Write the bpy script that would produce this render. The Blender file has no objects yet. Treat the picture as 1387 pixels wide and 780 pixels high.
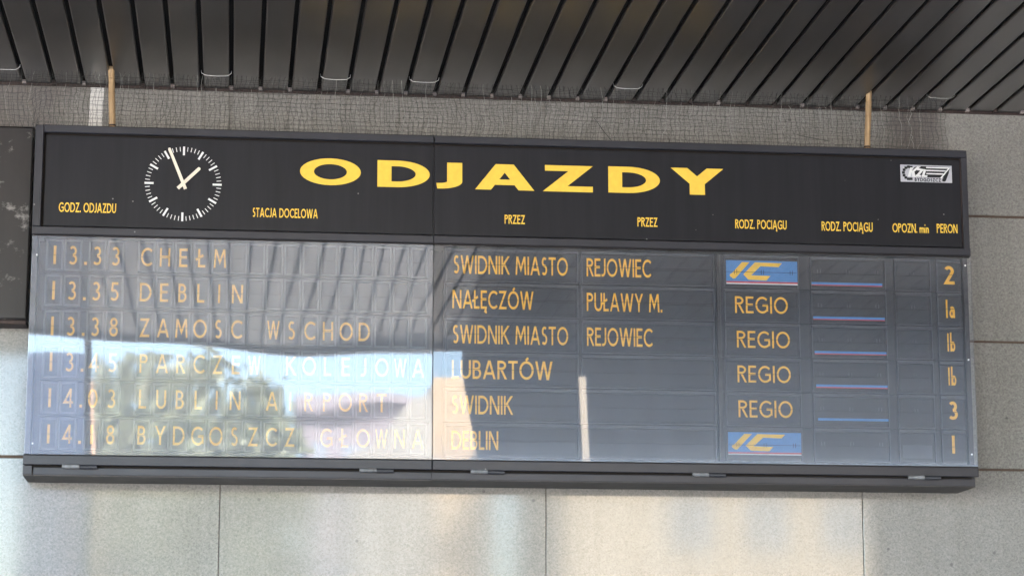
import bpy, math, random
from mathutils import Vector
random.seed(7)
scn = bpy.context.scene
COL = scn.collection

# ------------------------------------------------------------------ camera, sky, sun, exposure
ZB = 2.98                                   # height of the board's underside above the ground
CAM = Vector((1.0812, -12.4518, ZB - 1.3766))
YAW, PITCH, LENS = 0.113797, 0.188962, 85.0
cd = bpy.data.cameras.new("camera"); cam = bpy.data.objects.new("camera", cd); COL.objects.link(cam)
cd.lens = LENS; cd.sensor_width = 36.0; cd.clip_start = 0.1; cd.clip_end = 2000
cam.location = CAM
cam.rotation_euler = (math.pi / 2 + PITCH, 0, -YAW)
cd.dof.use_dof = True; cd.dof.focus_distance = 12.7; cd.dof.aperture_fstop = 4.5
scn.camera = cam

SUN_EL, SUN_AZ = math.radians(40), math.radians(24)      # azimuth measured from +y (behind the wall) towards +x
world = bpy.data.worlds.new("World"); scn.world = world; world.use_nodes = True
wn = world.node_tree.nodes; wl = world.node_tree.links
sky = wn.new("ShaderNodeTexSky"); sky.sky_type = 'NISHITA'; sky.sun_disc = False
sky.sun_elevation = SUN_EL; sky.sun_rotation = SUN_AZ
sky.air_density = 1.0; sky.dust_density = 2.0; sky.ozone_density = 1.0
wl.new(sky.outputs[0], wn["Background"].inputs[0]); wn["Background"].inputs[1].default_value = 0.13
sd = bpy.data.lights.new("sun", 'SUN'); sun = bpy.data.objects.new("sun", sd); COL.objects.link(sun)
sd.energy = 4.0; sd.angle = math.radians(0.53); sd.color = (1.0, 0.93, 0.82)
sun_dir = Vector((math.sin(SUN_AZ) * math.cos(SUN_EL), math.cos(SUN_AZ) * math.cos(SUN_EL), math.sin(SUN_EL)))
sun.rotation_euler = (-sun_dir).to_track_quat('-Z', 'Y').to_euler(); sun.location = (0, 0, 30)
vs = scn.view_settings
vs.view_transform = 'Standard'; vs.look = 'None'; vs.gamma = 1.0; vs.use_curve_mapping = False
vs.exposure = 4.02
scn.cycles.max_bounces = 12; scn.cycles.diffuse_bounces = 6; scn.cycles.glossy_bounces = 6
scn.cycles.transparent_max_bounces = 16
scn.cycles.use_denoising = True; scn.cycles.use_adaptive_sampling = False
scn.cycles.caustics_reflective = False; scn.cycles.caustics_refractive = False

# ------------------------------------------------------------------ helpers
def at(px, py, Y):
    """point of the vertical plane y=Y seen at photo pixel (px, py); z measured from the board's underside"""
    f = LENS / 36 * 1387
    fw = Vector((math.sin(YAW) * math.cos(PITCH), math.cos(YAW) * math.cos(PITCH), math.sin(PITCH)))
    r = Vector((math.cos(YAW), -math.sin(YAW), 0)); u = r.cross(fw)
    d = fw * f + r * (px - 693.5) - u * (py - 390)
    p = CAM + d * ((Y - CAM.y) / d.y)
    return p.x, p.z - ZB

class MB:
    def __init__(s): s.v = []; s.f = []; s.m = []; s.sm = []
    def face(s, pts, m=0, smooth=False):
        n = len(s.v); s.v += [tuple(p) for p in pts]; s.f.append(tuple(range(n, n + len(pts)))); s.m.append(m); s.sm.append(smooth)
    def box(s, x0, x1, y0, y1, z0, z1, m=0, bev=0.0):
        if bev <= 0:
            n = len(s.v)
            s.v += [(x, y, z) for x in (x0, x1) for y in (y0, y1) for z in (z0, z1)]
            for q in ((0,1,3,2),(4,6,7,5),(0,4,5,1),(2,3,7,6),(0,2,6,4),(1,5,7,3)):
                s.f.append(tuple(n + i for i in q)); s.m.append(m); s.sm.append(False)
            return
        b = bev                                  # chamfered box: bevel on the front (low y) rim
        def ring(y, e): return [(x0+e,y,z0+e),(x1-e,y,z0+e),(x1-e,y,z1-e),(x0+e,y,z1-e)]
        n = len(s.v); s.v += ring(y0, b) + ring(y0 + b, 0) + ring(y1, 0)
        F = [(0,1,2,3)] + [(4*k+i, 4*k+4+i, 4*k+4+(i+1)%4, 4*k+(i+1)%4) for k in (0,1) for i in range(4)] + [(11,10,9,8)]
        for q in F: s.f.append(tuple(n + i for i in q)); s.m.append(m); s.sm.append(False)
    def tube(s, pts, r, seg=8, m=0, cap=True, smooth=True):
        pts = [Vector(p) for p in pts]; rr = r if isinstance(r, (list, tuple)) else [r] * len(pts)
        rings = []; ref = None
        for i, p in enumerate(pts):
            t = (pts[min(i+1, len(pts)-1)] - pts[max(i-1, 0)]).normalized()
            if ref is None:
                ref = Vector((0, 0, 1)) if abs(t.z) < .9 else Vector((1, 0, 0))
            a = t.cross(ref).normalized(); b = a.cross(t); ref = b
            n = len(s.v); rings.append(n)
            s.v += [tuple(p + (a * math.cos(2*math.pi*k/seg) + b * math.sin(2*math.pi*k/seg)) * rr[i]) for k in range(seg)]
        for a, b in zip(rings, rings[1:]):
            for k in range(seg):
                s.f.append((a+k, b+k, b+(k+1) % seg, a+(k+1) % seg)); s.m.append(m); s.sm.append(smooth)
        if cap:
            for n in (rings[0], rings[-1]): s.f.append(tuple(n+k for k in range(seg))); s.m.append(m); s.sm.append(False)
    def build(s, name, mats, parent=None, org=None):
        """vertices are in board space (z from the underside); org = (x, y, z) of the thing's base in the world"""
        me = bpy.data.meshes.new(name)
        ox, oy, oz = org if org else (0, 0, 0)
        me.from_pydata([(x - ox, y - oy, z + ZB - oz) for x, y, z in s.v], [], s.f)
        mats = mats if isinstance(mats, (list, tuple)) else [mats]
        for mt in mats: me.materials.append(mt)
        me.polygons.foreach_set("material_index", s.m); me.polygons.foreach_set("use_smooth", s.sm)
        me.update()
        o = bpy.data.objects.new(name, me); COL.objects.link(o)
        if parent: o.parent = parent
        elif org: o.location = org
        return o

def tag(o, label, cat, group=None):
    o["label"] = label; o["category"] = cat
    if group: o["group"] = group
    return o
def thing(name, label, cat, org, group=None):
    o = bpy.data.objects.new(name, None); COL.objects.link(o); o.location = org; o.empty_display_size = .2
    return tag(o, label, cat, group)

# ------------------------------------------------------------------ materials
def nodes(name):
    m = bpy.data.materials.new(name); m.use_nodes = True
    nt = m.node_tree; return m, nt, nt.nodes, nt.links, nt.nodes["Principled BSDF"]
def coords(N, L, scale=(1, 1, 1)):
    tc = N.new("ShaderNodeTexCoord"); mp = N.new("ShaderNodeMapping"); mp.inputs["Scale"].default_value = scale
    L.new(tc.outputs["Object"], mp.inputs[0]); return mp.outputs[0]
def noise(N, L, vec, scale, detail=4, rough=.55):
    n = N.new("ShaderNodeTexNoise"); n.inputs["Scale"].default_value = scale
    n.inputs["Detail"].default_value = detail; n.inputs["Roughness"].default_value = rough
    L.new(vec, n.inputs["Vector"]); return n.outputs["Fac"]
def ramp(N, L, fac, stops):
    r = N.new("ShaderNodeValToRGB"); e = r.color_ramp.elements
    while len(e) < len(stops): e.new(.5)
    for i, (p, c) in enumerate(stops):
        e[i].position = p; e[i].color = (c, c, c, 1) if isinstance(c, (int, float)) else (*c, 1)
    L.new(fac, r.inputs[0]); return r.outputs[0]
def mix(N, L, fac, a, b, mode='MIX'):
    x = N.new("ShaderNodeMix"); x.data_type = 'RGBA'; x.blend_type = mode
    for sock, val in ((x.inputs[0], fac), (x.inputs[6], a), (x.inputs[7], b)):
        if hasattr(val, "is_output"): L.new(val, sock)
        elif isinstance(val, (int, float)): sock.default_value = val if sock.type == 'VALUE' else (val, val, val, 1)
        else: sock.default_value = (*val, 1)
    return x.outputs[2]
def paint(name, col, rough=.45, var=.25, spec=.5, metal=0.0, scale=6, coat=0.0, flecks=0.0, streak=(1, 1, .35), rv=.04, scuff=0.0):
    m, nt, N, L, P = nodes(name)
    v = coords(N, L, streak)
    n = noise(N, L, v, scale, 6, .65)
    lo = tuple(c * (1 - var) for c in col); hi = tuple(min(1, c * (1 + var)) for c in col)
    c = ramp(N, L, n, [(.3, lo), (.72, hi)])
    if flecks > 0:
        v2 = coords(N, L)
        vo = N.new("ShaderNodeTexVoronoi"); vo.inputs["Scale"].default_value = 7; L.new(v2, vo.inputs["Vector"])
        f = ramp(N, L, vo.outputs["Distance"], [(.018, 1.0), (.034, 0.0)])
        c = mix(N, L, mix(N, L, 1.0, f, flecks, 'MULTIPLY'), c, (.42, .41, .39))
    if scuff > 0:
        vs_ = coords(N, L, (1, 1, 1.5)); s1 = noise(N, L, vs_, 6.5, 7, .72)
        c = mix(N, L, mix(N, L, 1.0, ramp(N, L, s1, [(.565, 0.0), (.66, 1.0)]), scuff, 'MULTIPLY'), c, (.36, .34, .32))
    L.new(c, P.inputs["Base Color"])
    rr = ramp(N, L, noise(N, L, coords(N, L, streak), scale * 2.3, 4, .6), [(.3, max(.03, rough - rv)), (.75, min(1, rough + rv))])
    L.new(rr, P.inputs["Roughness"])
    P.inputs["Specular IOR Level"].default_value = spec; P.inputs["Metallic"].default_value = metal
    P.inputs["Coat Weight"].default_value = coat; P.inputs["Coat Roughness"].default_value = .12
    return m
def granite_mat():
    m, nt, N, L, P = nodes("flamed_granite")
    v = coords(N, L)
    vo = N.new("ShaderNodeTexVoronoi"); vo.inputs["Scale"].default_value = 150; L.new(v, vo.inputs["Vector"])
    sep = N.new("ShaderNodeSeparateColor"); L.new(vo.outputs["Color"], sep.inputs[0])
    g = ramp(N, L, sep.outputs[0], [(0, (.12, .114, .100)), (.22, (.205, .196, .174)), (.55, (.265, .253, .226)), (1, (.35, .335, .30))])
    n2 = noise(N, L, v, 75, 5, .7)
    g = mix(N, L, .55, g, ramp(N, L, n2, [(.33, (.15, .143, .127)), (.5, (.25, .239, .213)), (.68, (.36, .344, .308))]))
    big = noise(N, L, v, 1.6, 5, .6)
    g = mix(N, L, .5, g, ramp(N, L, big, [(.3, (.78, .78, .76)), (.7, (1, 1, 1))]), 'MULTIPLY')
    geo = N.new("ShaderNodeNewGeometry")
    g = mix(N, L, 1.0, g, ramp(N, L, geo.outputs["Random Per Island"], [(0, .97), (1, 1.0)]), 'MULTIPLY')
    vs_ = N.new("ShaderNodeTexVoronoi"); vs_.inputs["Scale"].default_value = 5.5; L.new(v, vs_.inputs["Vector"])
    g = mix(N, L, ramp(N, L, vs_.outputs["Distance"], [(.035, .75), (.06, 0.0)]), g, (.07, .066, .06))
    drip = noise(N, L, coords(N, L, (7, 1, .35)), 1.1, 5, .65)
    g = mix(N, L, .55, g, ramp(N, L, drip, [(.34, (.80, .79, .76)), (.62, (1, 1, 1))]), 'MULTIPLY')
    # two old grime stains, one wide darker band above the board, ragged rims
    sx = N.new("ShaderNodeSeparateXYZ"); L.new(v, sx.inputs[0])
    gn = noise(N, L, coords(N, L, (1, 1, .6)), 5.0, 6, .7)
    def mth(op, a_, b_):
        q = N.new("ShaderNodeMath"); q.operation = op
        for k_, val in enumerate((a_, b_)):
            if hasattr(val, "is_output"): L.new(val, q.inputs[k_])
            else: q.inputs[k_].default_value = val
        return q.outputs[0]
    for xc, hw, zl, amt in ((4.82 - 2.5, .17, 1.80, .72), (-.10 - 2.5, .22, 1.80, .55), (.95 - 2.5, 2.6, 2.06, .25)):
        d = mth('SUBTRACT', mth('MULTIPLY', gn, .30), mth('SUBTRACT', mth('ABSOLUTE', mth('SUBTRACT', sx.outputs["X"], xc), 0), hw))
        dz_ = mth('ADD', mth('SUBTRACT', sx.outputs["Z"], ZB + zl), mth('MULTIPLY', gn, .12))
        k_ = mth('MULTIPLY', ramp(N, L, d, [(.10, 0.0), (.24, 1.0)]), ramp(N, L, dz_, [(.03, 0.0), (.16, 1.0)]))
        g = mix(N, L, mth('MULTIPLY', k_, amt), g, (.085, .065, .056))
    L.new(g, P.inputs["Base Color"])
    P.inputs["Roughness"].default_value = .5
    P.inputs["Coat Weight"].default_value = .9; P.inputs["Coat Roughness"].default_value = .062; P.inputs["Coat IOR"].default_value = 1.58
    return m
def glass_mat(name, dust, streaks, ior, dcol, rough, foot):
    m = bpy.data.materials.new(name); m.use_nodes = True
    nt = m.node_tree; N, L = nt.nodes, nt.links; N.clear()
    out = N.new("ShaderNodeOutputMaterial")
    fr = N.new("ShaderNodeFresnel"); fr.inputs[0].default_value = ior
    tr = N.new("ShaderNodeBsdfTransparent"); tr.inputs[0].default_value = (.99, .995, 1.0, 1)
    gl = N.new("ShaderNodeBsdfGlossy"); gl.inputs["Roughness"].default_value = rough
    m1 = N.new("ShaderNodeMixShader"); L.new(fr.outputs[0], m1.inputs[0]); L.new(tr.outputs[0], m1.inputs[1]); L.new(gl.outputs[0], m1.inputs[2])
    df = N.new("ShaderNodeBsdfDiffuse"); df.inputs[0].default_value = (*dcol, 1)
    n1 = noise(N, L, coords(N, L, (14, 1, .7)), 1.6, 4, .6)          # wiped vertical streaks
    n2 = noise(N, L, coords(N, L), 1.3, 4, .6)
    k = mix(N, L, .5, ramp(N, L, n1, [(.3, 0.0), (.75, 1.0)]), ramp(N, L, n2, [(.3, .1), (.7, 1.0)]))
    mm = N.new("ShaderNodeMath"); mm.operation = 'MULTIPLY_ADD'; mm.inputs[1].default_value = streaks; mm.inputs[2].default_value = dust
    L.new(k, mm.inputs[0])
    # dust that settles along the bottom edge of the sheet
    tc = N.new("ShaderNodeTexCoord"); sx = N.new("ShaderNodeSeparateXYZ"); L.new(tc.outputs["Generated"], sx.inputs[0])
    eb = ramp(N, L, sx.outputs["Z"], [(0, .15), (.03, .09), (.11, .058), (.38, .042), (.78, 0.0)])
    a2 = N.new("ShaderNodeMath"); a2.operation = 'MULTIPLY_ADD'; a2.inputs[1].default_value = foot; L.new(eb, a2.inputs[0]); L.new(mm.outputs[0], a2.inputs[2])
    m2 = N.new("ShaderNodeMixShader"); L.new(a2.outputs[0], m2.inputs[0]); L.new(m1.outputs[0], m2.inputs[1]); L.new(df.outputs[0], m2.inputs[2])
    L.new(m2.outputs[0], out.inputs[0]); return m
def flat(name, col, rough=.6, spec=.3):
    m, nt, N, L, P = nodes(name)
    n = noise(N, L, coords(N, L), 40, 3, .6)
    c = ramp(N, L, n, [(.3, tuple(x * .93 for x in col)), (.7, tuple(min(1, x * 1.04) for x in col))])
    L.new(c, P.inputs["Base Color"]); P.inputs["Roughness"].default_value = rough; P.inputs["Specular IOR Level"].default_value = spec
    return m

M = dict(
    granite=granite_mat(),
    joint=flat("joint_mortar", (.12, .085, .065), .9),
    slat=paint("bronze_slat", (.039, .032, .027), .31, .10, .6, scale=1.6, streak=(3, .5, 1), rv=.02),
    black=flat("black_void", (.020, .017, .015), .9, .1),
    trim=paint("rusty_trim", (.045, .030, .026), .6, .4, .3, scale=18),
    clip=paint("pale_clip", (.30, .26, .24), .6, .3, .3, scale=30),
    header=paint("header_black_sheet", (.0185, .0185, .0215), .30, .16, .2, scale=2, flecks=.6, streak=(9,1,.5), rv=.02),
    frame=paint("charcoal_frame", (.034, .034, .040), .36, .25, .33, scale=5, flecks=.6, streak=(.35, 1, 1)),
    under=paint("dull_brown_underside", (.075, .066, .062), .6, .25, .3, scale=5),
    row=paint("module_grey", (.064, .069, .082), .5, .15, .35, scale=8),
    rowL=paint("unit_grey", (.14, .145, .16), .5, .12, .35, scale=8),
    flap=paint("flap_black", (.024, .028, .038), .5, .2, .35, scale=10),
    flapline=flat("flap_split", (.012, .012, .014), .8, .1),
    tick_dim=flat("worn_rivet", (.11, .11, .12), .5),
    amber=flat("amber_print", (1.0, .53, .055), .6),
    yellow=flat("yellow_print", (.90, .58, .075), .5),
    white=flat("white_print", (.80, .80, .78), .5),
    cream=flat("cream_paint", (.82, .74, .60), .45),
    silver=flat("silver_plate", (.50, .50, .53), .4),
    ink=flat("black_ink", (.012, .014, .014), .5),
    blue=flat("blue_card", (.075, .25, .58), .5),
    red=flat("red_card", (.52, .06, .085), .5),
    hinge=paint("worn_steel", (.16, .16, .165), .4, .5, .5, scale=40),
    case=paint("brown_grey_steel", (.029, .026, .025), .42, .3, .3, scale=3.2, flecks=.8, scuff=.65),
    wood=paint("bamboo_pole", (.37, .245, .125), .55, .4, .4, scale=12, streak=(6, 6, .6)),
    strip=paint("white_board", (.72, .70, .66), .5, .08, .4, scale=9),
    net=flat("net_twine", (.062, .063, .058), .8, .2),
    netpale=flat("net_twine_pale", (.32, .32, .29), .7, .3),
    tie=flat("white_tie", (.52, .51, .49), .5),
    rimedge=flat("sheet_edge", (.14, .14, .16), .4),
    glassL=glass_mat("dusty_glass", .095, .055, 1.74, (.76, .82, .92), .020, .45),
    glassR=glass_mat("clearer_glass", .010, .042, 1.54, (.72, .80, .94), .010, 1.9),
    cleanL=glass_mat("clean_glass", 0, 0, 1.70, (.8, .8, .8), .024, 0), cleanR=glass_mat("clean_glass", 0, 0, 1.54, (.8, .8, .8), .012, 0),
)

# ------------------------------------------------------------------ the setting: ground, station wall, canopy
g = MB(); g.face([(-900, -900, -ZB), (900, -900, -ZB), (900, 900, -ZB), (-900, 900, -ZB)])
gm = paint("concrete_paving", (.50, .475, .44), .8, .18, .3, scale=.8, streak=(1, 1, 1))
o = g.build("ground", gm); o["kind"] = "structure"

wall = thing("station_wall", "speckled grey granite slab wall behind the departure board", "wall", (2.5, .35, 0))
w = MB()
VX = [.997 + 1.7305 * k for k in range(-9, 11)]; HZ = [.1335 + .7093 * k for k in range(-5, 4)]
for xa, xb in zip(VX, VX[1:]):
    for za, zb in zip(HZ, HZ[1:]):
        j = random.uniform(-.0015, .0015) if za < 1.5 else 0; hx = .0014 if za < 1.5 else -.0002; hz = .0062
        w.box(xa + hx, xb - hx, .35 + j, .40, za + hz, zb - hz, 0, .003)
w.build("stone_cladding", M["granite"], wall, wall.location)
w = MB(); w.box(VX[0], VX[-1], .3585, 9.0, -ZB, 6.6)
w.build("backing_wall", M["joint"], wall, wall.location)
w = MB(); w.box(11.5, 11.9, -8.3, .349, -ZB, 2.10)  # unseen wall added to cut the light from the right
w.build("added_light_blocker", paint("blocker_dark", (.10, .075, .065), .8, .25, .2, scale=4), wall, wall.location)

CZ = 2.150; CY1 = -8.5
can = thing("canopy_roof", "dark bronze slatted canopy ceiling over the board", "canopy", (2.5, .3, ZB + CZ))
s = MB(); PITCH_S = .158
for k in range(-80, 100):
    xg = -.098 + PITCH_S * k
    x0, x1 = xg + .0115, xg + PITCH_S - .0115
    dz = random.uniform(-.0012, .0012); r = .007; z0 = CZ + dz
    ya, yb = CY1, .325 + random.uniform(-.004, .004)
    prof = [(x0, z0 + .028), (x0, z0 + r), (x0 + r * .3, z0 + r * .3), (x0 + r, z0), (x1 - r, z0), (x1 - r * .3, z0 + r * .3), (x1, z0 + r), (x1, z0 + .028)]
    for (a, b), (c, d) in zip(prof, prof[1:]):
        s.face([(a, ya, b), (c, ya, d), (c, yb, d), (a, yb, b)], 0, False)
    s.box(xg - .010, xg + .010, .315, .338, CZ - .006, CZ + .014, 2 if random.random() < .7 else 1)      # slat clip at the wall
s.box(-13.5, 17, .3395, .3475, CZ - .012, CZ + .02, 1)
s.box(-13.5, 17, CY1, .338, CZ + .0205, CZ + .040, 3)
s.build("slat_soffit", [M["slat"], M["trim"], M["clip"], M["black"]], can, can.location)
s = MB(); s.box(-13.5, 17, CY1, .384, CZ + .08, CZ + .45); s.box(-13.5, 17, CY1 - .12, CY1 - .002, CZ - .05, CZ + .5)
s.build("roof_deck", M["frame"], can, can.location)

# ------------------------------------------------------------------ stroke lettering
def arc(cx, cy, rx, ry, a0, a1, n=18):
    return [(cx + rx * math.cos(math.radians(a0 + (a1 - a0) * i / n)), cy + ry * math.sin(math.radians(a0 + (a1 - a0) * i / n))) for i in range(n + 1)]
WID = dict(zip("ABCDEGHIJKLMNOPRSTUWYZabmin.0123458 ", [.84,.56,.78,.80,.52,.86,.72,.14,.34,.70,.46,.92,.76,.94,.56,.60,.52,.62,.68,1.12,.74,.66,.44,.48,.74,.14,.44,.14,.66,.14,.56,.54,.64,.54,.58,.30]))
for a, b in (("Ł", "L"), ("Ą", "A"), ("Ę", "E"), ("Ó", "O")): WID[a] = WID[b]
def glyph(ch, t):
    """stroke centre lines of a geometric sans letter, cap height 1; list of (points, closed)"""
    h = t / 2; w = WID[ch]; S = []
    if ch in "AĄ": S = [([(h * .9, -.05), (w / 2, 1.0 + t * .25), (w - h * .9, -.05)], 0), ([(w * .2, .30), (w * .8, .30)], 0)]
    elif ch == "B":
        S = [([(h, h), (h, 1 - h), (w * .45, 1 - h)] + arc(w * .45, .765 - h * .5, w * .47 - h, .235 - h * .5, 90, -90)[1:] + [(h, .53)], 0),
             ([(w * .45, .53)] + arc(w * .48, .265 + h * .5, w * .52 - h, .265 - h * .5, 90, -90)[1:] + [(h, h), (h, .5)], 0)]
    elif ch == "C": S = [(arc(w * .60, .5, w * .60 - h, .5 - h, 46, 314, 26), 0)]
    elif ch == "D": S = [([(h, h), (h, 1 - h), (w * .38, 1 - h)] + arc(w * .38, .5, w * .62 - h, .5 - h, 90, -90, 22)[1:], 1)]
    elif ch in "EĘ": S = [([(w, 1 - h), (h, 1 - h), (h, h), (w, h)], 0), ([(h, .52), (w * .92, .52)], 0)]
    elif ch == "G": S = [(arc(w * .55, .5, w * .55 - h, .5 - h, 44, 318, 26) + [(w - h, .20), (w - h, .48), (w * .55, .48)], 0)]
    elif ch == "H": S = [([(h, 0), (h, 1)], 0), ([(w - h, 0), (w - h, 1)], 0), ([(h, .52), (w - h, .52)], 0)]
    elif ch == "I" or ch == "1": S = [([(w / 2, 0), (w / 2, 1)], 0)]
    elif ch == "J": S = [([(w - h, 1), (w - h, .28)] + arc(w - h - .22, .28, .22, .28 - h, 0, -75, 8)[1:] + [(-.02, h)], 0)]
    elif ch == "K": S = [([(h, 0), (h, 1)], 0), ([(w - h * .6, 1.04), (h, .42)], 0), ([(w * .32, .60), (w - h * .4, -.04)], 0)]
    elif ch in "LŁ":
        S = [([(h, 1), (h, h), (w, h)], 0)]
        if ch == "Ł": S.append(([(-.13, .40), (.33, .66)], 0))
    elif ch == "M": S = [([(h * .9, -.05), (w * .15, 1.02), (w / 2, .30), (w * .85, 1.02), (w - h * .9, -.05)], 0)]
    elif ch == "N": S = [([(h, 0), (h, 1.03), (w - h, -.03), (w - h, 1)], 0)]
    elif ch in "OÓ0":
        S = [(arc(w / 2, .5, w / 2 - h, .5 - h, 0, 360, 36)[:-1], 1)]
    elif ch == "P": S = [([(h, 0), (h, 1 - h), (w * .45, 1 - h)] + arc(w * .45, .745, w * .55 - h, .255 - h, 90, -90)[1:] + [(h, .49 + h)], 0)]
    elif ch == "R": S = [([(h, 0), (h, 1 - h), (w * .42, 1 - h)] + arc(w * .42, .75, w * .54 - h, .25 - h, 90, -90)[1:] + [(h, .5 + h)], 0), ([(w * .42, .54), (w - h * .3, -.04)], 0)]
    elif ch == "S":
        m_ = .53; rt = (1 - h - m_) / 2; rb = (m_ - h) / 2
        S = [(arc(w * .52, 1 - h - rt, w * .44 - h, rt, 42, 255, 16) + arc(w * .48, h + rb, w * .48 - h, rb, 75, -140, 16), 0)]
    elif ch == "T": S = [([(0, 1 - h), (w, 1 - h)], 0), ([(w / 2, 1 - t), (w / 2, 0)], 0)]
    elif ch == "U": S = [([(h, 1), (h, .34)] + arc(w / 2, .34, w / 2 - h, .34 - h, 180, 360)[1:-1] + [(w - h, .34), (w - h, 1)], 0)]
    elif ch == "W": S = [([(h * .8, 1.05), (w * .27, -.03), (w / 2, 1.03), (w * .73, -.03), (w - h * .8, 1.05)], 0)]
    elif ch == "Y": S = [([(h * .9, 1.04), (w / 2, .43), (w - h * .9, 1.04)], 0), ([(w / 2, .46), (w / 2, 0)], 0)]
    elif ch == "Z": S = [([(w * .04, 1 - h), (w - h * 1.5, 1 - h), (h * 1.5, h), (w, h)], 0)]
    elif ch == "2": S = [(arc(w * .48, .72, w * .48 - h, .28 - h, 150, -35, 16) + [(h * 1.2, h), (w, h)], 0)]
    elif ch == "3":
        S = [(arc(w * .45, .75 - h * .3, w * .48 - h, .25 - h * .6, 145, -90, 14), 0), (arc(w * .45, .26 + h * .3, w * .55 - h, .26 - h * .6, 90, -145, 14), 0)]
    elif ch == "4": S = [([(w * .74, 0), (w * .74, .98), (h, .27), (w, .27)], 0)]
    elif ch == "5": S = [([(w * .92, 1 - h), (w * .22, 1 - h), (w * .16, .55)] + arc(w * .42, .31, w * .58 - h, .31 - h, 110, -140, 16), 0)]
    elif ch == "8": S = [(arc(w / 2, .76 - h * .2, w * .44 - h, .24 - h * .7, 0, 360, 24)[:-1], 1), (arc(w / 2, .27 + h * .2, w / 2 - h, .27 - h * .7, 0, 360, 24)[:-1], 1)]
    elif ch == ".": S = [([(w / 2, 0), (w / 2, t * 1.15)], 0)]
    elif ch == "a": S = [(arc(w * .45, .24, w * .45 - h, .24 - h, 0, 360, 20)[:-1], 1), ([(w - h, 0), (w - h, .36)] + arc(w * .5, .40, w * .5 - h, .24 - h, 0, 140, 8)[1:], 0)]
    elif ch == "b": S = [([(h, 0), (h, 1.05)], 0), (arc(w * .54, .28, w * .46 - h, .28 - h, 0, 360, 20)[:-1], 1)]
    elif ch == "i": S = [([(w / 2, 0), (w / 2, .60)], 0), ([(w / 2, .78), (w / 2, .78 + t)], 0)]
    elif ch == "n": S = [([(h, 0), (h, .60)], 0), ([(h, .38)] + arc(w / 2, .40, w / 2 - h, .20 - h, 180, 0, 10) + [(w - h, 0)], 0)]
    elif ch == "m":
        q = w / 2 + h * .5
        S = [([(h, 0), (h, .60)], 0)] + [([(h + i * (q - h), .38)] + arc(h + i * (q - h) + (q - h) / 2, .40, (q - h) / 2, .20 - h, 180, 0, 10) + [(h + (i + 1) * (q - h), 0)], 0) for i in (0, 1)]
    if ch in "ĄĘ": S.append(([(w - h, .0), (w - t * 1.1, -.13), (w - h * .2, -.20)], 0))
    if ch == "Ó": S.append(([(w * .46, 1.03), (w * .62, 1.17)], 0))
    return S
def clipz(poly, lo, hi):
    for lim, sg in ((lo, 1), (hi, -1)):
        out = []
        for i, p in enumerate(poly):
            q = poly[(i + 1) % len(poly)]; a = (p[1] - lim) * sg; b = (q[1] - lim) * sg
            if a >= 0: out.append(p)
            if (a > 0 > b) or (a < 0 < b):
                k = a / (a - b); out.append((p[0] + (q[0] - p[0]) * k, lim))
        poly = out
        if len(poly) < 3: return []
    return poly
def ribbon(pts, closed, h):
    P = [Vector((x, y)) for x, y in pts]; n = len(P); L_, R_ = [], []
    for i in range(n):
        a = P[i - 1] if (i > 0 or closed) else None; b = P[(i + 1) % n] if (i < n - 1 or closed) else None
        d1 = (P[i] - a).normalized() if a is not None else (b - P[i]).normalized()
        d2 = (b - P[i]).normalized() if b is not None else d1
        n1 = Vector((-d1.y, d1.x)); n2 = Vector((-d2.y, d2.x)); m_ = n1 + n2
        m_ = m_.normalized() if m_.length > 1e-6 else n1
        k = h / max(.16, m_.dot(n1)); L_.append(P[i] + m_ * k); R_.append(P[i] - m_ * k)
    qs = []
    for i in range(n if closed else n - 1):
        j = (i + 1) % n; qs.append([tuple(L_[i]), tuple(L_[j]), tuple(R_[j]), tuple(R_[i])])
    return qs
def put_glyph(mb, ch, x, z, sx, sz, y, t, m=0, slope=0.0):
    if ch == " ": return
    lo, hi = (0, 1) if ch not in "ĄĘÓib" else (-.25, 1.2)
    for si, (pts, closed) in enumerate(glyph(ch, t)):
        l2, h2 = (lo, hi)
        if ch in "ĄĘÓ" and si < len(glyph(ch, t)) - 1: l2, h2 = 0, 1
        for q in ribbon(pts, closed, t / 2):
            q = clipz(q, l2, h2)
            if q: mb.face([(x + a * sx, y - .0003 * si, z + b * sz + slope * a * sx) for a, b in reversed(q)], m)
def text(mb, s, x0, x1, z, cap, y, t=.13, m=0, gap=.14, slope=0.0):
    tot = sum(WID[c] + gap for c in s) - gap
    sx = (x1 - x0) / tot; x = x0
    for c in s:
        put_glyph(mb, c, x, z + slope * (x - x0), sx, cap, y, t, m, slope); x += (WID[c] + gap) * sx

# ------------------------------------------------------------------ the departure board
board = thing("departure_board", "long black split flap departure board with yellow station lettering", "departure board", (2.5, .1, ZB))
ORG = board.location
def part(mb, name, mats, parent=board): return mb.build(name, mats, parent, ORG)
XM = 2.0877
ZT, ZH, ZP, ZQ, ZR = 1.836, 1.2935, 1.245, .1029, .0529       # top, header foot, pane top, pane foot, rail foot
b = MB()                                                       # sheet metal case, open behind the panes
b.box(.004, 4.996, .030, .335, ZP + .002, ZT - .002)
b.box(.004, .030, .030, .335, .02, ZP); b.box(4.965, 4.99, .030, .335, .02, ZP)
b.box(.03, 4.965, .16, .335, .02, ZP)
part(b, "case", M["frame"])
b = MB()
b.box(.050, XM - .004, .012, .335, -.002, .020, 0); b.box(XM - .002, 4.985, .012, .335, 0, .0205, 0)
b.box(.0, .048, .010, .335, -.001, .0202, 0)
part(b, "underside", M["under"])
b = MB()
b.box(.052, XM - .0035, .006, .030, .0035, ZR - .012, 0, .002); b.box(XM - .0035, 4.985, .007, .030, .0035, ZR - .012, 0, .002)
b.box(.0, .046, .004, .030, .0035, ZR - .004, 0, .002)
b.box(.03, 4.97, .022, .06, ZR - .012, ZR + .01, 1)
part(b, "base_strip", [M["frame"], M["black"]])
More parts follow.
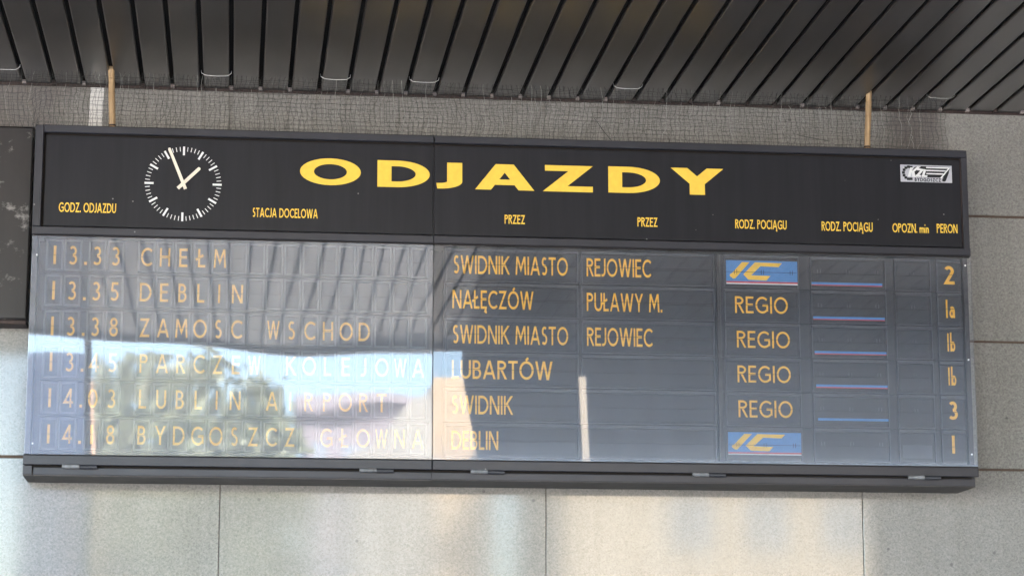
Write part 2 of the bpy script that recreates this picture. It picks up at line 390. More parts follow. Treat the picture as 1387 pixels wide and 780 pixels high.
for xa, xb, dy in ((.0, XM - .002, 0), (XM + .002, 5.002, .001)):
    b = MB(); b.box(xa, xb, -.008 + dy, .028, ZR, ZQ - .001, 0, .003)
    b.box(xa + .002, xb - .002, -.002, .028, ZQ - .0005, ZQ + .004, 1); part(b, "door_rail", [M["frame"], M["black"]])
for xa, xb in ((.056, XM - .004), (XM + .004, 4.962)):         # printed black header sheets, sunk behind their rims
    b = MB(); b.box(xa, xb, .010, .030, ZH + .006, 1.783, 0, .002); part(b, "header_panel", M["header"])
for xa, xb in ((.0, XM - .002), (XM + .002, 5.0)):
    b = MB(); b.box(xa + (.044 if xa == 0 else 0), xb, -.002, .030, 1.7965, ZT, 0, .004); part(b, "top_rim", M["frame"])
b = MB(); b.box(0, .0425, -.001, .030, ZH, ZT - .0015, 0, .003); b.box(.040, .060, .0285, .0295, ZH, 1.80, 1); b.box(.05, 4.97, .0285, .0295, 1.780, 1.80, 1)  # black strips behind the header gaps deepen their shade
part(b, "side_rim", [M["frame"], M["black"]])
b = MB(); b.box(4.968, 5.0, -.001, .030, ZH - .015, 1.7960, 0, .003); b.box(4.9625, 4.9655, .006, .03, ZH + .02, 1.79, 1); part(b, "side_rim", [M["frame"], M["trim"]])
b = MB(); b.box(0, XM - .001, .000, .030, ZP + .006, ZH, 0, .004); b.box(XM + .001, 5.004, .0005, .030, ZP + .006, ZH, 0, .004)
b.box(.001, 5.0, .008, .03, ZP - .001, ZP + .006, 1)
part(b, "middle_rail", [M["frame"], M["black"]])

# header print
YH = .0085
b = MB()
for ch, xa, xb, ya, yb, wgt in (("O", 406, 488.5, 214.8, 251, 0), ("D", 511, 582, 218, 254, 0), ("J", 593.5, 626, 220.6, 256, 0), ("A", 643.5, 723.6, 222.8, 257.6, 0),
                           ("Z", 735.5, 803, 224.6, 260, 0), ("D", 824, 894, 226.4, 261.8, 0), ("Y", 909, 980, 228.2, 264, 0)):
    x0, _ = at(xa, yb, YH); x1, _ = at(xb, yb, YH)
    _, zt = at((xa + xb) / 2, ya, YH); _, zb = at((xa + xb) / 2, yb, YH)
    b = MB(); put_glyph(b, ch, x0, zb, (x1 - x0) / WID[ch], zt - zb, YH - .001, .215)
    part(b, "title_letter", M["yellow"])
for s_, xa, xb, ya, yb in (("GODZ. ODJAZDU", 79.5, 157, 275, 288), ("STACJA DOCELOWA", 342, 430.3, 282.5, 295), ("PRZEZ", 683.5, 711, 291.3, 303.5), ("PRZEZ", 863.5, 890.5, 294.8, 307.2),
                           ("RODZ. POCIĄGU", 996, 1065.5, 298, 310.3), ("RODZ. POCIĄGU", 1113, 1182, 300.8, 313.4), ("PERON", 1269, 1297, 303.6, 315.8)):
    b = MB(); x0, z0 = at(xa, yb, YH); x1, z1 = at(xb, yb, YH); xm = (xa + xb) / 2
    zb = at(xm, yb, YH)[1]; zt = at(xm, ya, YH)[1]
    text(b, s_, x0, x1, zb, zt - zb, YH - .001, .15, gap=.10); part(b, "column_heading", M["yellow"])
b = MB(); x0, _ = at(1209, 315, YH); xk, _ = at(1242.2, 315, YH); x2, _ = at(1245.6, 315, YH); x1, _ = at(1258, 315, YH)
zb = at(1233, 315.3, YH)[1]; zt = at(1233, 303, YH)[1]
text(b, "OPOZN.", x0, xk, zb, zt - zb, YH - .001, .15, gap=.08); text(b, "min", x2, x1, zb, (zt - zb) * 1.02, YH - .001, .15, gap=.13)
part(b, "column_heading", M["yellow"])

# clock let into the header
CX, CZK, R = .7705, 1.539, .2005
b = MB()
for k in range(60):
    a = math.radians(6 * k); big = k % 5 == 0
    ri, ro, hw = (R * .765, R, .0053) if big else (R * .87, R * .99, .0019)
    dx, dz = math.sin(a), math.cos(a); nx, nz = dz, -dx
    b.face([(CX + dx * r_ + nx * s_ * hw, .0078, CZK + dz * r_ + nz * s_ * hw) for r_, s_ in ((ri, -1), (ri, 1), (ro, 1), (ro, -1))][::-1])
dial = part(b, "clock_dial", M["white"])
def hand(a, l, tail, w0, w1, y):
    b = MB(); a = math.radians(a); dx, dz = math.sin(a), math.cos(a); nx, nz = dz, -dx
    out = [(-tail, -w0), (-tail, w0), (l - w1, w1), (l - w1 * .3, w1 * .8), (l, 0), (l - w1 * .3, -w1 * .8), (l - w1, -w1)]
    f = [(CX + dx * p + nx * q, y, CZK + dz * p + nz * q) for p, q in out]; k = [(x, y + .004, z) for x, y, z in f]
    b.face(f[::-1]); b.face(k)
    for i in range(len(f)): b.face([f[i], f[(i + 1) % len(f)], k[(i + 1) % len(f)], k[i]])
    return b
part(hand(45, .122, .038, .0088, .0085, -.004), "hour_hand", M["cream"], dial)
part(hand(-22.5, .203, .034, .0085, .0072, -.012), "minute_hand", M["cream"], dial)
b = MB(); b.tube([(CX, -.014, CZK), (CX, .01, CZK)], .006, 10); part(b, "hand_spindle", M["cream"], dial)

# maker's plate with winged wheel emblem
x0, zt = at(1219.3, 222.2, YH); x1, zb = at(1289.6, 248, YH); zt2 = zt
PW, PH = x1 - x0, zt - zb - .004
def pl(u, v, k=0): return (x0 + u * PW, YH - .0022 - .0005 * k, zt - .004 - v * PH)     # u right, v down
b = MB(); b.box(x0, x1, YH - .002, YH + .006, zt - .004 - PH, zt - .004, 0)
def poly(pts, m, k): b.face([pl(u, v, k) for u, v in pts][::-1], m)
poly([(.40, .06), (.97, .08), (.915, .62), (.84, .72), (.30, .72), (.20, .42), (.28, .12)], 1, 1)          # black ground of the letters and wing
for v0, v1, ur in ((.10, .175, .955), (.275, .35, .89), (.46, .535, .84)): poly([(.50, v0), (ur, v0), (ur - .02, v1), (.50, v1)], 2, 2)
poly([(.945, .10), (.975, .10), (.80, .74), (.765, .74)], 2, 3)
poly([(.90, .60), (.95, .34), (.875, .90), (.84, .95), (.80, .90), (.81, .78)], 1, 4)
for k in range(9):                                                                                         # cog of the wheel
    a = math.radians(70 + 27 * k); cu, cv = .17 + .115 * math.cos(a), .48 - .36 * math.sin(a)
    poly([(cu - .028, cv - .075), (cu + .028, cv - .075), (cu + .028, cv + .075), (cu - .028, cv + .075)], 1, 1)
poly([(.19, .16), (.245, .16), (.19, .70), (.135, .70)], 2, 3)
poly([(.325, .10), (.395, .10), (.235, .48), (.195, .44)], 2, 4); poly([(.215, .40), (.265, .36), (.285, .72), (.225, .72)], 2, 5)
poly([(.33, .19), (.455, .24), (.44, .34), (.315, .31)], 2, 3); poly([(.40, .27), (.455, .27), (.345, .66), (.285, .66)], 2, 4); poly([(.29, .58), (.40, .60), (.39, .71), (.28, .71)], 2, 5)
poly([(.455, .24), (.50, .27), (.455, .66), (.405, .66)], 2, 6); poly([(.41, .60), (.52, .60), (.51, .71), (.40, .71)], 2, 7)
bx0, bz = pl(.27, .97)[0], pl(.27, .97)[2]; text(b, "BYDGOSZCZ", bx0, pl(.78, 0)[0], bz, PH * .21, YH - .0035, .20, 1, gap=.12)
part(b, "maker_plate", [M["silver"], M["ink"], M["white"]])

# split-flap rows
RP, RT = .1866, 1.2445
CAPL = .0985
ROWS = [("13.33", "CHEŁM", "SWIDNIK MIASTO", "REJOWIEC", "IC", "2"), ("13.35", "DEBLIN", "NAŁĘCZÓW", "PUŁAWY M.", "REGIO", "1a"),
        ("13.38", "ZAMOSC WSCHOD", "SWIDNIK MIASTO", "REJOWIEC", "REGIO", "1b"), ("13.45", "PARCZEW KOLEJOWA", "LUBARTÓW", "", "REGIO", "1b"),
        ("14.03", "LUBLIN AIRPORT", "SWIDNIK", "", "REGIO", "3"), ("14.18", "BYDGOSZCZ GŁOWNA", "DEBLIN", "", "IC", "1")]
YF = .068
SPANS = {0: (613.6, 769.5), 1: (612.5, 722.5), 2: (613, 769.5), 3: (612, 748), 4: (612, 694.5), 5: (612, 675)}
SPAN2 = {0: (795, 883), 1: (795, 897.5), 2: (795, 884)}
def card(b, x0, x1, zc, ht, m=0, lines=True):
    """two half flaps that meet at a split"""
    b.box(x0, x1, YF, YF + .006, zc + .0012, zc + ht / 2, m); b.box(x0, x1, YF + .001, YF + .007, zc - ht / 2, zc - .0012, m)
    b.box(x0, x1, YF + .004, YF + .008, zc - .0014, zc + .0014, 2)
def split(b, x0, x1, zc):                                       # the slit of the flaps shows through the print
    b.box(x0, x1, YF - .0036, YF - .003, zc - .0011, zc + .0011, 2)
for i, (tm, dest, via1, via2, kind, plat) in enumerate(ROWS):
    zt, zb_ = RT - RP * i, RT - RP * (i + 1); zc = 1.1562 - .1872 * i
    rb = MB(); flaps = []
    cells = []
    for k, ch in zip((0, 1, 2, 3), tm.replace(".", "")): cells.append(((.117, .2115, .336, .431)[k], ch))
    for k in range(16): cells.append((.590 + .0951 * k, dest[k] if k < len(dest) else " "))
    HT = .140; CW = .0335                                       # window of one flap unit
    # lattice of the character units: stiles between the windows, rails above and below
    rb.box(.062, 2.077, .074, .100, zb_ + .001, zt - .001, 1)
    edges = [c for c, _ in cells]
    for c in edges:
        for sgn in (-1, 1):
            xx = c + sgn * (CW + .0065)
            rb.box(xx - .0055, xx + .0055, .060, .0735, zc - HT / 2 - .012, zc + HT / 2 + .012, 2, .0015)
        rb.box(c - CW, c + CW, .061, .0735, zc + HT / 2 + .003, zc + HT / 2 + .0115, 2, .001); rb.box(c - CW, c + CW, .061, .0735, zc - HT / 2 - .0115, zc - HT / 2 - .003, 2, .001)
    rb.box(.060, 2.079, .064, .0735, zb_ + .0015, zb_ + .006, 1); rb.box(.060, 2.079, .062, .0735, zt - .0085, zt - .0025, 0, .001)
    # frames of the wide units on the right
    WIDE = [(2.158, 2.866), (2.882, 3.602), (3.655, 4.066), (4.128, 4.545), (4.592, 4.795), (4.826, 4.972)]
    rb.box(2.150, 4.978, .076, .100, zb_ + .001, zt - .001, 1)
    for a, c in WIDE:
        rb.box(a, c, .062, .0755, zt - .020, zt - .004, 0, .0015); rb.box(a, c, .064, .0755, zb_ + .003, zb_ + .009, 0, .001)
        rb.box(a, a + .007, .063, .0755, zb_ + .0095, zt - .0205, 0, .001); rb.box(c - .007, c, .063, .0755, zb_ + .0095, zt - .0205, 0, .001)
    rw = part(rb, "display_row", [M["row"], M["flap"], M["rowL"]])
    for c, ch in cells:
        b = MB(); card(b, c - CW, c + CW, zc, HT, 0)
        if ch == " ": part(b, "blank_flap", [M["flap"], M["amber"], M["flapline"]], rw); continue
        sx = CAPL * (.76 if ch not in "MW" else .70)
        if ch == "W": sx = CAPL * .58
        if ch in "ELTŁ": sx = CAPL * .84
        if ch == "1": sx = CAPL * .86
        put_glyph(b, ch, c - WID[ch] * sx / 2, zc - CAPL / 2, sx, CAPL, YF - .0015, .135 if ch != "1" else .16, 1)
        split(b, c - CW, c + CW, zc); part(b, "character_flap", [M["flap"], M["amber"], M["flapline"]], rw)
    b = MB(); b.box(.262, .290, YF + .001, YF + .006, zc - HT / 2, zc + HT / 2, 0); put_glyph(b, ".", .276 - .007, zc - CAPL / 2, CAPL, CAPL, YF - .0008, .14, 1)
    part(b, "separator_dot", [M["flap"], M["amber"], M["flapline"]], rw)
    # stops on the way
    for (a, c), s_, sp in ((WIDE[0], via1, SPANS[i]), (WIDE[1], via2, SPAN2.get(i))):
        b = MB(); zz = (zt + zb_) / 2 - .005; card(b, a + .010, c - .010, zz, RP - .048)
        if s_:
            x0 = at(sp[0], 460, YF)[0]; x1 = at(sp[1], 460, YF)[0]
            text(b, s_, x0, x1, zc - .0495 - .002, .099, YF - .0015, .135, 1, gap=.11)
            split(b, a + .01, c - .01, zc - .001)
        part(b, "stop_flap", [M["flap"], M["amber"], M["flapline"]], rw)
    # train kind
    a, c = WIDE[2]; b = MB(); zz = (zt + zb_) / 2 - .004
    card(b, a + .010, c - .010, zz, RP - .046)
    if kind == "IC":
        ky0, ky1 = {0: (352.5, 386.5), 5: (584.5, 617)}[i]
        X0, Z1 = at((983.2, 986)[i > 0], ky0, YF); X1, Z0 = at((1081.5, 1086)[i > 0], ky1 - .3, YF)
        Z1 = at(1033, ky0 + 1, YF)[1]; Z0 = at(1033, ky1 - 1, YF)[1]; cw, ch_ = X1 - X0, Z1 - Z0
        b.box(X0, X1, YF - .002, YF - .0005, Z0, Z1, 3)
        def q(u, v, k): return (X0 + u * cw, YF - .0022 - .0004 * k, Z1 - v * ch_)
        def pp(pts, m, k): b.face([q(u, v, k) for u, v in pts][::-1], m)
        pp([(0, .93), (1, .93), (1, .998), (0, .998)], 5, 1); pp([(0, .88), (1, .88), (1, .95), (0, .95)], 4, 2)
        pp([(.22, .07), (.325, .07), (.125, .76), (.095, .78), (.05, .67), (.05, .60), (.085, .53)], 6, 3)
        pp([(.40, .07), (.775, .085), (.725, .25), (.475, .23)], 6, 3); pp([(.40, .07), (.475, .23), (.345, .62), (.235, .59)], 6, 4)
        pp([(.235, .59), (.345, .62), (.34, .82), (.30, .80)], 6, 5); pp([(.345, .62), (.61, .635), (.555, .83), (.30, .81)], 6, 6)
        b.box(a + .012, c - .012, YF - .0052, YF - .0047, zz - .0010, zz + .0010, 2)
        for tx in (.13, .50, .90):
            for dd in (-.006, .006): b.box(X0 + tx * cw + dd - .0012, X0 + tx * cw + dd + .0012, YF - .0052, YF - .0047, zz - .012, zz + .012, 2)
    else:
        xa, xb_ = {1: (996.3, 1068), 2: (998, 1069.8), 3: (998, 1070), 4: (998.5, 1071.5)}[i]
        x0 = at(xa, 460, YF)[0]; x1 = at(xb_, 460, YF)[0]; text(b, "REGIO", x0, x1, zc - .0455, .091, YF - .0015, .125, 1, gap=.13)
        split(b, a + .01, c - .01, zc)
    part(b, "train_type_flap", [M["flap"], M["amber"], M["flapline"], M["blue"], M["red"], M["white"], M["yellow"]], rw)
    a, c = WIDE[3]; b = MB(); card(b, a + .010, c - .010, zz, RP - .046)
    if i < 5:
        zl = at(1150, (385.8, 432, 478.6, 523.8, 569.3)[i], YF)[1]; x0 = at((1101, 1102, 1103, 1104, 1105.5)[i], 460, YF)[0]; x1 = at((1197, 1199, 1200, 1201.2, 1202)[i], 460, YF)[0]
        b.box(x0, x1, YF - .003, YF - .001, zl - .002, zl + .0105, 3)
        if i < 4: b.box(x0, x1, YF - .0032, YF - .0012, zl - .0075, zl - .0022, 4)
    for tx in (.12, .5, .88):
        for dd in (-.008, .008):
            xx = a + tx * (c - a) + dd; b.box(xx - .0015, xx + .0015, YF - .002, YF, zz + .004, zz + .024, 5)
    part(b, "train_type_flap", [M["flap"], M["amber"], M["flapline"], M["blue"], M["red"], M["tick_dim"]], rw)
    a, c = WIDE[4]; b = MB(); card(b, a + .010, c - .010, zz, RP - .046)
    for dd in (-.008, .008): b.box((a + c) / 2 + dd - .0015, (a + c) / 2 + dd + .0015, YF - .002, YF, zz + .004, zz + .022, 5)
    if i == 5: b.box(a + .02, c - .022, YF - .003, YF - .001, zz - .058, zz + .012, 6)
    part(b, "delay_flap", [M["flap"], M["amber"], M["flapline"], M["blue"], M["red"], M["tick_dim"], M["row"]], rw)
    a, c = WIDE[5]; b = MB(); card(b, a + .006, c - .006, zz, RP - .046)
    xa, xb_, ya, yb = ((1279, 1293, 360.5, 385.3), (1281.5, 1293.5, 406, 430.7), (1283.5, 1294, 451.5, 476), (1284.8, 1295.5, 497.5, 522), (1285.5, 1297.5, 543.5, 568), (1287.4, 1295.6, 589.5, 614))[i]
    x0 = at(xa, yb, YF)[0]; x1 = at(xb_, yb, YF)[0]; z0 = at(1288, yb, YF)[1]; z1 = at(1288, ya, YF)[1]
    if plat == "1": b.box(x0 + .010, x1 - .008, YF - .0016, YF - .001, z0, z1, 1)
    elif len(plat) == 2: text(b, plat, x0, x1, z0, z1 - z0, YF - .0015, .14, 1, gap=.14)
    else: text(b, plat, x0, x1, z0, z1 - z0, YF - .0015, .17, 1)
    split(b, x0 - .02, x1 + .01, zc); part(b, "platform_flap", [M["flap"], M["amber"], M["flapline"]], rw)
b = MB(); b.box(3.612, 3.634, .050, .12, .12, ZP - .004, 0, .003); part(b, "divider_bar", M["frame"])

# glazed doors: two acrylic sheets with a little bow in them
def pane(xa, xb, fn):
    b = MB(); nx, nz = 40, 20; th = .005
    for side in (0, 1):
        n = len(b.v)
        for iz in range(nz + 1):
            for ix in range(nx + 1):
                x = xa + (xb - xa) * ix / nx; z = ZQ + .003 + (ZP - .002 - ZQ - .003) * iz / nz
                b.v.append((x, fn(x, z) + th * side, z))
        for iz in range(nz):
            for ix in range(nx):
                p = n + iz * (nx + 1) + ix; q_ = (p, p + 1, p + nx + 2, p + nx + 1)
                b.f.append(q_ if side == 0 else q_[::-1]); b.m.append(2 * side); b.sm.append(True)
    n2 = (nx + 1) * (nz + 1)
    rim = [i for i in range(nx)] + [nx + (nx + 1) * k for k in range(nz)] + [n2 - 1 - i for i in range(nx)] + [(nx + 1) * (nz - k) for k in range(nz)]
    for a_, c_ in zip(rim, rim[1:] + rim[:1]): b.face([b.v[c_], b.v[a_], b.v[a_ + n2], b.v[c_ + n2]], 1)
    return b
def bowL(x, z): return .0009 * math.sin(x * 3.1 + z * 2.0) * math.sin(z * 3.0) + .0004 * math.sin(x * 7.3 + 1 + z * 3) + .0002 * math.sin(z * 14 + x * 2)
def bowR(x, z): return .0012 * math.sin((x - XM) * 2.0 - z * .5) * math.cos(z * 1.2) + .0002 * math.sin(x * 8 + z * 3)
part(pane(.003, XM - .0025, bowL), "glass_pane", [M["glassL"], M["rimedge"], M["cleanL"]])
part(pane(XM + .0025, 5.001, bowR), "glass_pane", [M["glassR"], M["rimedge"], M["cleanR"]])
sc_ = MB()
for px_, py_ in ((1307.5, 359.5), (1312, 487), (1316.5, 615), (50, 345), (44, 600)):
    x, z = at(px_, py_, -.004); sc_ = MB(); sc_.tube([(x, -.0045, z), (x, .0005, z)], .0048, 10); part(sc_, "screw", M["white"])
for px in (107.5, 510, 660.5, 960.5, 1252):
    x, _ = at(px, 640, -.012); z = ZR - .010; hg = MB(); L2 = .088
    hg.tube([(x - L2, -.012, z + .002), (x - .001, -.012, z + .002)], .0105, 10, 0); hg.tube([(x + .001, -.011, z), (x + L2, -.011, z)], .0105, 10, 1)
    hg.box(x - L2, x + L2, -.008, .008, z - .004, z + .006, 1)
    part(hg, "hinge", [M["hinge"], M["frame"]])

# ------------------------------------------------------------------ beside and above the board
b = MB(); b.box(-1.6, -.0245, .20, .352, .832, 1.874, 0, .010); b.box(-1.6, -.03, .215, .352, .808, .8315, 1)
cab = thing("metal_cabinet", "scuffed brown grey metal box mounted left of the departure board", "cabinet", (-.8, .28, ZB + .83))
b2 = MB(); b2.box(-1.6, -.0245, .20, .349, .834, 1.874, 0, .010); b2.build("casing", M["case"], cab, cab.location)
b2 = MB(); b2.box(-1.6, -.03, .212, .349, .812, .8335, 0, .003); b2.build("lower_lip", M["trim"], cab, cab.location)

def stick(p0, p1, label):
    x0, z0 = at(*p0, .045); x1, z1 = at(*p1, .045)
    o_ = (x1, .045, ZB + ZT - .004); b = MB(); n = 7; r = .0168
    pts = [(x1 + (x0 - x1) * k / n + random.uniform(-.001, .001), .045, (ZT - .004) + (z0 - ZT + .004) * k / n) for k in range(n + 1)]
    b.tube(pts, [r * random.uniform(.96, 1.05) for _ in pts], 12, 0)
    for kz in (.08, .19, .27): b.tube([(x1 + (x0 - x1) * kz / .33, .045, ZT + kz - .002), (x1 + (x0 - x1) * kz / .33, .045, ZT + kz + .002)], r * 1.07, 12, 0)
    b.tube([(x1, .045, ZT + .012), (x1, .045, ZT + .020)], r * 1.12, 12, 1)
    return tag(b.build("bamboo_pole", [M["wood"], M["trim"]], None, o_), label, "pole", "bamboo poles between board and ceiling")
stick((151, 88), (152.2, 169), "tan bamboo pole standing on board left end beside white strip")
stick((1177, 123), (1174.5, 200), "tan bamboo pole rising from board top near its right end")
b = MB(); x0, x1 = at(123, 118, .345)[0], at(141.2, 118, .345)[0]
b.face([(x0 - .009, .343, 1.80), (x1 - .009, .343, 1.80), (x1, .343, CZ - .013), (x0, .343, CZ - .013)]); b.face([(x0 - .009, .3485, 1.80), (x0, .3485, CZ - .013), (x1, .3485, CZ - .013), (x1 - .009, .3485, 1.80)])
b.face([(x0 - .009, .343, 1.80), (x0, .343, CZ - .013), (x0, .3485, CZ - .013), (x0 - .009, .3485, 1.80)]); b.face([(x1 - .009, .343, 1.80), (x1 - .009, .3485, 1.80), (x1, .3485, CZ - .013), (x1, .343, CZ - .013)])
tag(b.build("wooden_board", M["strip"], None, (x0, .345, ZB + 1.8)), "upright white board strip on the wall behind the net", "board")

# bird net hung from the slats down to the board top
nb = MB(); NX0, NX1 = -.60, 4.93; cell = .0255
cols = int((NX1 - NX0) / cell); rws = 13
def nz_(a, b_): return math.sin(a * 1.7 + b_ * 2.3) * .5 + math.sin(a * 4.1 - b_ * 3.7 + 1.3) * .3 + math.sin(a * 9.3 + b_ * 7.1) * .2
def npt(i, j):
    x = NX0 + i * cell; tt = j / rws; zlow = 1.842 if x > -.01 else 1.80
    xx = x + .012 * nz_(x * 1.3, tt * 2.0) + random.uniform(-.0035, .0035)
    y = .055 + .016 * nz_(x * 2.1 + 3, tt * 3) + (.02 if x > 4.6 else 0) * tt + (.25 * tt if x < -.02 else 0)
    z = (CZ - .004) + (zlow - CZ + .004) * tt + .006 * nz_(x * 3 + 9, tt * 4) * math.sin(math.pi * tt) + random.uniform(-.003, .003)
    return (xx, y, z)
G = [[npt(i, j) for j in range(rws + 1)] for i in range(cols + 1)]
for i in range(cols + 1):
    pale = random.random() < .10
    nb.tube(G[i], .0013 if pale else .0010, 3, 1 if pale else 0, False)
for j in range(1, rws + 1):
    nb.tube([G[i][j] for i in range(cols + 1)], .0009, 3, 0, False)
cell2 = .031; cols2 = int((4.88 - NX0) / cell2)
def npt2(i, j):
    x = NX0 + i * cell2; tt = j / 11; zlow = 1.842 if x > -.01 else 1.80
    xx = x + .022 * nz_(x * 1.9 + 5, tt * 2.6) + random.uniform(-.005, .005)
    y = .072 + .018 * nz_(x * 2.7 + 1, tt * 3.4) + (.25 * tt if x < -.02 else 0)
    z = (CZ - .004) + (zlow - CZ + .004) * tt + .012 * nz_(x * 2.3 + 2, tt * 4) * math.sin(math.pi * tt) + random.uniform(-.004, .004)
    return (xx, y, z)
G2 = [[npt2(i, j) for j in range(12)] for i in range(cols2 + 1)]
for g_ in G2: nb.tube(g_, .0009, 3, 0 if random.random() < .8 else 1, False)
for j in range(1, 12): nb.tube([g_[j] for g_ in G2], .0008, 3, 0, False)
for _ in range(22):                                            # loose threads hanging in the net
    x = random.uniform(.3, 4.9); z = random.uniform(1.88, 2.1); p = [(x, .05, z)]
    for k in range(4): x += random.uniform(-.012, .012); z -= random.uniform(.01, .03); p.append((x, .048, max(z, 1.842)))
    nb.tube(p, .0014, 3, 1, False)
for p_, q_, lb in (((805, 160), (838, 202), "thin black twig hanging in the net above the title letter Z"), ((1080, 183), (1122, 191), "short black twig lying in the net left of the right pole")):
    xa, za = at(*p_, .03); xb, zb2 = at(*q_, .03); b = MB()
    b.tube([(xa, .034, za), (xa * .6 + xb * .4, .030, za * .55 + zb2 * .45), (xb, .034, zb2)], [.0013, .0018, .0011], 5)
    tag(b.build("twig", M["ink"], None, (xa, .03, ZB + za)), lb, "twig", "twigs caught in the net")
tag(nb.build("bird_net", [M["net"], M["netpale"]], None, (2.2, .055, ZB + 1.842)), "fine dark bird net hung between ceiling slats and board top", "net")

TIES = [((-12, 95), (29, 96)), ((272, 96), (313.5, 97.5)), ((433, 103), (471.5, 107)), ((552, 111), (590.5, 116)), ((831, 116), (868, 121.5)), ((1258, 124), (1288, 132))]
TL = ["white tie looped round a ceiling slat above the metal cabinet", "white tie looped round a ceiling slat right of the clock", "white tie looped round a slat above the heading letter O",
      "white tie looped round a slat above the board seam", "white tie looped round a slat above the title letter D near right", "faint white tie at the right end of the net"]
for (p, q_), lb in zip(TIES, TL):
    xa = at(*p, .04)[0]; xb = at(*q_, .04)[0]; k0 = round((xa + .098) / PITCH_S); xa = -.098 + .158 * k0; xb = xa + .158
    b = MB(); pts = [(xa - .001, .050, CZ + .02), (xa + .001, .046, CZ + .004)]
    for k in range(1, 8):
        u = k / 8; pts.append((xa + .158 * u, .046 - .012 * math.sin(math.pi * u) + .004 * u, CZ - .003 - .011 * math.sin(math.pi * u) ** .7))
    pts += [(xb - .001, .046, CZ + .004), (xb + .001, .05, CZ + .02)]
    b.tube(pts, .0020, 6); tag(b.build("cable_tie", M["netpale"] if "faint" in lb else M["tie"], None, (xa, .045, ZB + CZ)), lb, "cable tie", "white ties round the ceiling slats")

# ------------------------------------------------------------------ across the forecourt: what the glass and the polished stone mirror
def dist_x(px, D): return CAM.x + (12.45 + D) * (px - 312) / 3277.0
def dist_z(py, D): return CAM.z + (12.45 + D) * (1017 - py) / 3277.0 - ZB
dark = paint("dark_panel", (.030, .034, .044), .5, .2, .3, scale=1.5)
def prism(b, pts, y0, y1, m=0):
    f = [(x, y0, z) for x, z in pts]; k = [(x, y1, z) for x, z in pts]
    b.face(f, m); b.face(k[::-1], m)
    for i in range(len(f)): b.face([f[i], k[i], k[(i + 1) % len(f)], f[(i + 1) % len(f)]], m)
D = 8.75
for pts, lb in (([(657, 652), (784, 652), (784, 420), (622, 420), (626, 500)], "dark narrow screen hung from the canopy edge, mirrored right of the board seam"),
                ([(797, 652), (1560, 652), (1560, 420), (797, 420)], "wide dark screen hung from the canopy edge, mirrored across the right glass")):
    b = MB(); prism(b, [(dist_x(px_, D), dist_z(py_, D) if py_ > 430 else CZ + .4) for px_, py_ in pts], -D - .1, -D + .02)
    xs = [dist_x(p_[0], D) for p_ in pts]
    tag(b.build("hanging_screen", dark, None, ((min(xs) + max(xs)) / 2, -D, ZB + 1.0)), lb, "screen", "dark screens hung from the canopy edge")
b = MB(); b.box(dist_x(784, 8.75), dist_x(797, 8.75), -8.83, -8.75, dist_z(508, 8.75), CZ + .4)
tag(b.build("hanging_bracket", dark, None, (dist_x(790, 8.75), -8.8, ZB + 2)), "dark bracket closing the gap between the two hanging panels", "bracket")
b = MB(); b.tube([(dist_x(-205 + 312, 8.3), -8.3, -ZB), (dist_x(107, 8.3), -8.3, CZ)], .035, 12)
tag(b.build("canopy_post", M["frame"], None, (dist_x(107, 8.3), -8.3, 0)), "slim dark post carrying the canopy edge, mirrored at the left of the glass", "post")
tot = thing("slab_pillar", "dark slab pillar, shaded face and sunlit edge painted on, mirrored at the glass left corner", "pillar", (dist_x(70, 16), -16.2, 0))
b = MB(); b.box(dist_x(18, 16), dist_x(104, 16), -16.4, -16, -ZB, dist_z(503, 16)); b.build("slab", paint("painted_shade_blue", (.05, .075, .14), .5, .2, .3), tot, tot.location)  # shaded face of the pillar put in as dark blue colour
b = MB(); b.box(dist_x(104.5, 16), dist_x(113, 16), -16.35, -16.02, -ZB, dist_z(523, 16)); b.build("painted_sunlit_edge", flat("sunlit_edge_peach", (.88, .55, .36)), tot, tot.location)  # sunlit edge of the pillar put in as a peach strip

def facade(xa, xb, D, zt, label, colr, nwin, floors, name="apartment_building", blank=0.0, glass=(.26, .31, .38), gspec=.6, deep=10):
    t_ = thing(name, label, "building", ((xa + xb) / 2, -D - 5, 0)); b = MB()
    b.box(xa, xb, -D - deep, -D, -ZB, zt); b.box(xa - .3, xb + .3, -D - deep - .2, -D + .35, zt, zt + .35)
    b.build("wall", paint("render_" + name, colr, .8, .1, .2, scale=.6, streak=(1, 1, 1)), t_, t_.location)
    gl = paint("window_glass", glass, .15, .3, gspec, scale=1)
    fr = flat("window_frame", tuple(min(.7, c_ * 1.3) for c_ in colr))
    fh = (zt + ZB) / floors
    for f in range(floors):
        for k in range(nwin):
            xc = xa + blank + (xb - xa - blank) * (k + .5) / nwin; z0 = -ZB + fh * f + fh * .28; z1 = z0 + fh * .5; hw = min(.5, (xb - xa) / nwin * .24)
            b = MB(); b.box(xc - hw, xc + hw, -D - .05, -D + .015, z0, z1, 0)
            for zz in (z0 - .05, z1): b.box(xc - hw - .08, xc + hw + .08, -D - .04, -D + .06, zz, zz + .06, 1)
            b.box(xc - .035, xc + .035, -D - .02, -D + .03, z0, z1, 1)
            b.build("window", [gl, fr], t_, t_.location)
facade(dist_x(763, 45), dist_x(1212, 45), 45, dist_z(470, 45), "sunlit cream building with rows of windows, mirrored in the stone below the board", (.50, .43, .335), 3, 4, blank=2.2, glass=(.27, .31, .36), gspec=.5)
gh = thing("gabled_house", "sunlit pale house with a sloping roof, mirrored across the board seam", "house", (dist_x(600, 50), -52, 0))
b = MB(); b.box(dist_x(588, 50), dist_x(664, 50), -58, -50, -ZB, dist_z(512, 50)); b.build("wall", paint("pale_render", (.68, .53, .37), .8, .12, .2, scale=.5), gh, gh.location)
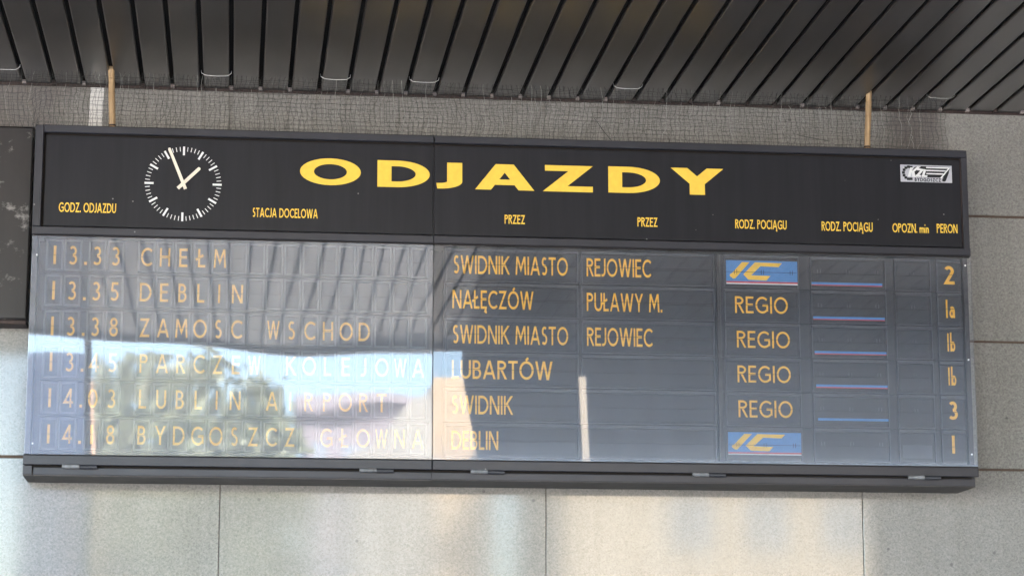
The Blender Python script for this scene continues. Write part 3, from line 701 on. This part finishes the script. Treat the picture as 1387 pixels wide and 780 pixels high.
b = MB(); prism(b, [(dist_x(470, 50), -ZB), (dist_x(587.5, 50), -ZB), (dist_x(587.5, 50), dist_z(532, 50)), (dist_x(560, 50), dist_z(542, 50)), (dist_x(510, 50), dist_z(582, 50)), (dist_x(470, 50), dist_z(625, 50))], -57, -50.2)
b.build("roof", paint("pale_sheet_roof", (.34, .325, .30), .6, .12, .3, scale=.6), gh, gh.location)
facade(dist_x(420, 70), dist_x(545, 70), 70, dist_z(560, 70), "low mauve building far across the square, mirrored beside the pale house", (.30, .27, .30), 3, 3, "tenement_house")
facade(dist_x(1232, 22), dist_x(1232, 22) + 26, 22, 12.0, "tall dark building added beyond the right end of the canopy to block the sky", (.045, .05, .06), 8, 5, "added_sky_blocker", glass=(.03, .035, .045), gspec=.1, deep=1.2)  # added dark mass, keeps skylight and mirrored sky off the right side
leafm, nt, N, L, P = nodes("birch_leaf")
L.new(ramp(N, L, noise(N, L, coords(N, L), 1.2, 3), [(.3, (.26, .30, .20)), (.7, (.42, .43, .32))]), P.inputs["Base Color"]); P.inputs["Roughness"].default_value = .6
barkm = paint("bark", (.20, .17, .14), .8, .3)
def tree(px, py, D, rx, label):
    X = dist_x(px, D); Z = dist_z(py, D); t_ = thing("birch_tree", label, "tree", (X, -D, 0), "trees across the forecourt")
    b = MB(); b.tube([(X, -D, -ZB), (X + .1, -D, -ZB + 3), (X - .05, -D, Z - 1)], [.2, .14, .05], 8)
    for k in range(7):
        a = k * 2.4; zz = -ZB + 2.5 + k * .6; b.tube([(X, -D, zz), (X + rx * .6 * math.cos(a), -D + rx * .6 * math.sin(a), zz + 1.4)], [.07, .02], 6)
    b.build("trunk", barkm, t_, t_.location); b = MB()
    clumps = [(X + random.uniform(-rx, rx) * .8, -D + random.uniform(-rx, rx) * .8, random.uniform(-ZB + 2.2, Z - .8)) for _ in range(34)] + [(X, -D, Z - .5)]
    for c in clumps:
        hgt = (c[2] + ZB) / (Z + ZB); k_ = max(.25, 1.25 - hgt)
        for _ in range(110):
            p = Vector((X + (c[0] - X) * k_, -D + (c[1] + D) * k_, c[2])) + Vector([random.gauss(0, .33) for _ in range(3)])
            u = Vector([random.gauss(0, 1) for _ in range(3)]).normalized() * .16; v = u.orthogonal().normalized() * .12
            b.face([p - u, p - v, p + u, p + v])
    b.build("crown", leafm, t_, t_.location)
tree(160, 512, 38, 2.0, "yellow green birch nearest the blue slab, mirrored in the left glass")
tree(262, 495, 42, 2.4, "tallest yellow green birch, mirrored mid left glass")
tree(345, 528, 40, 1.9, "lower yellow green birch, mirrored beside the mauve house")
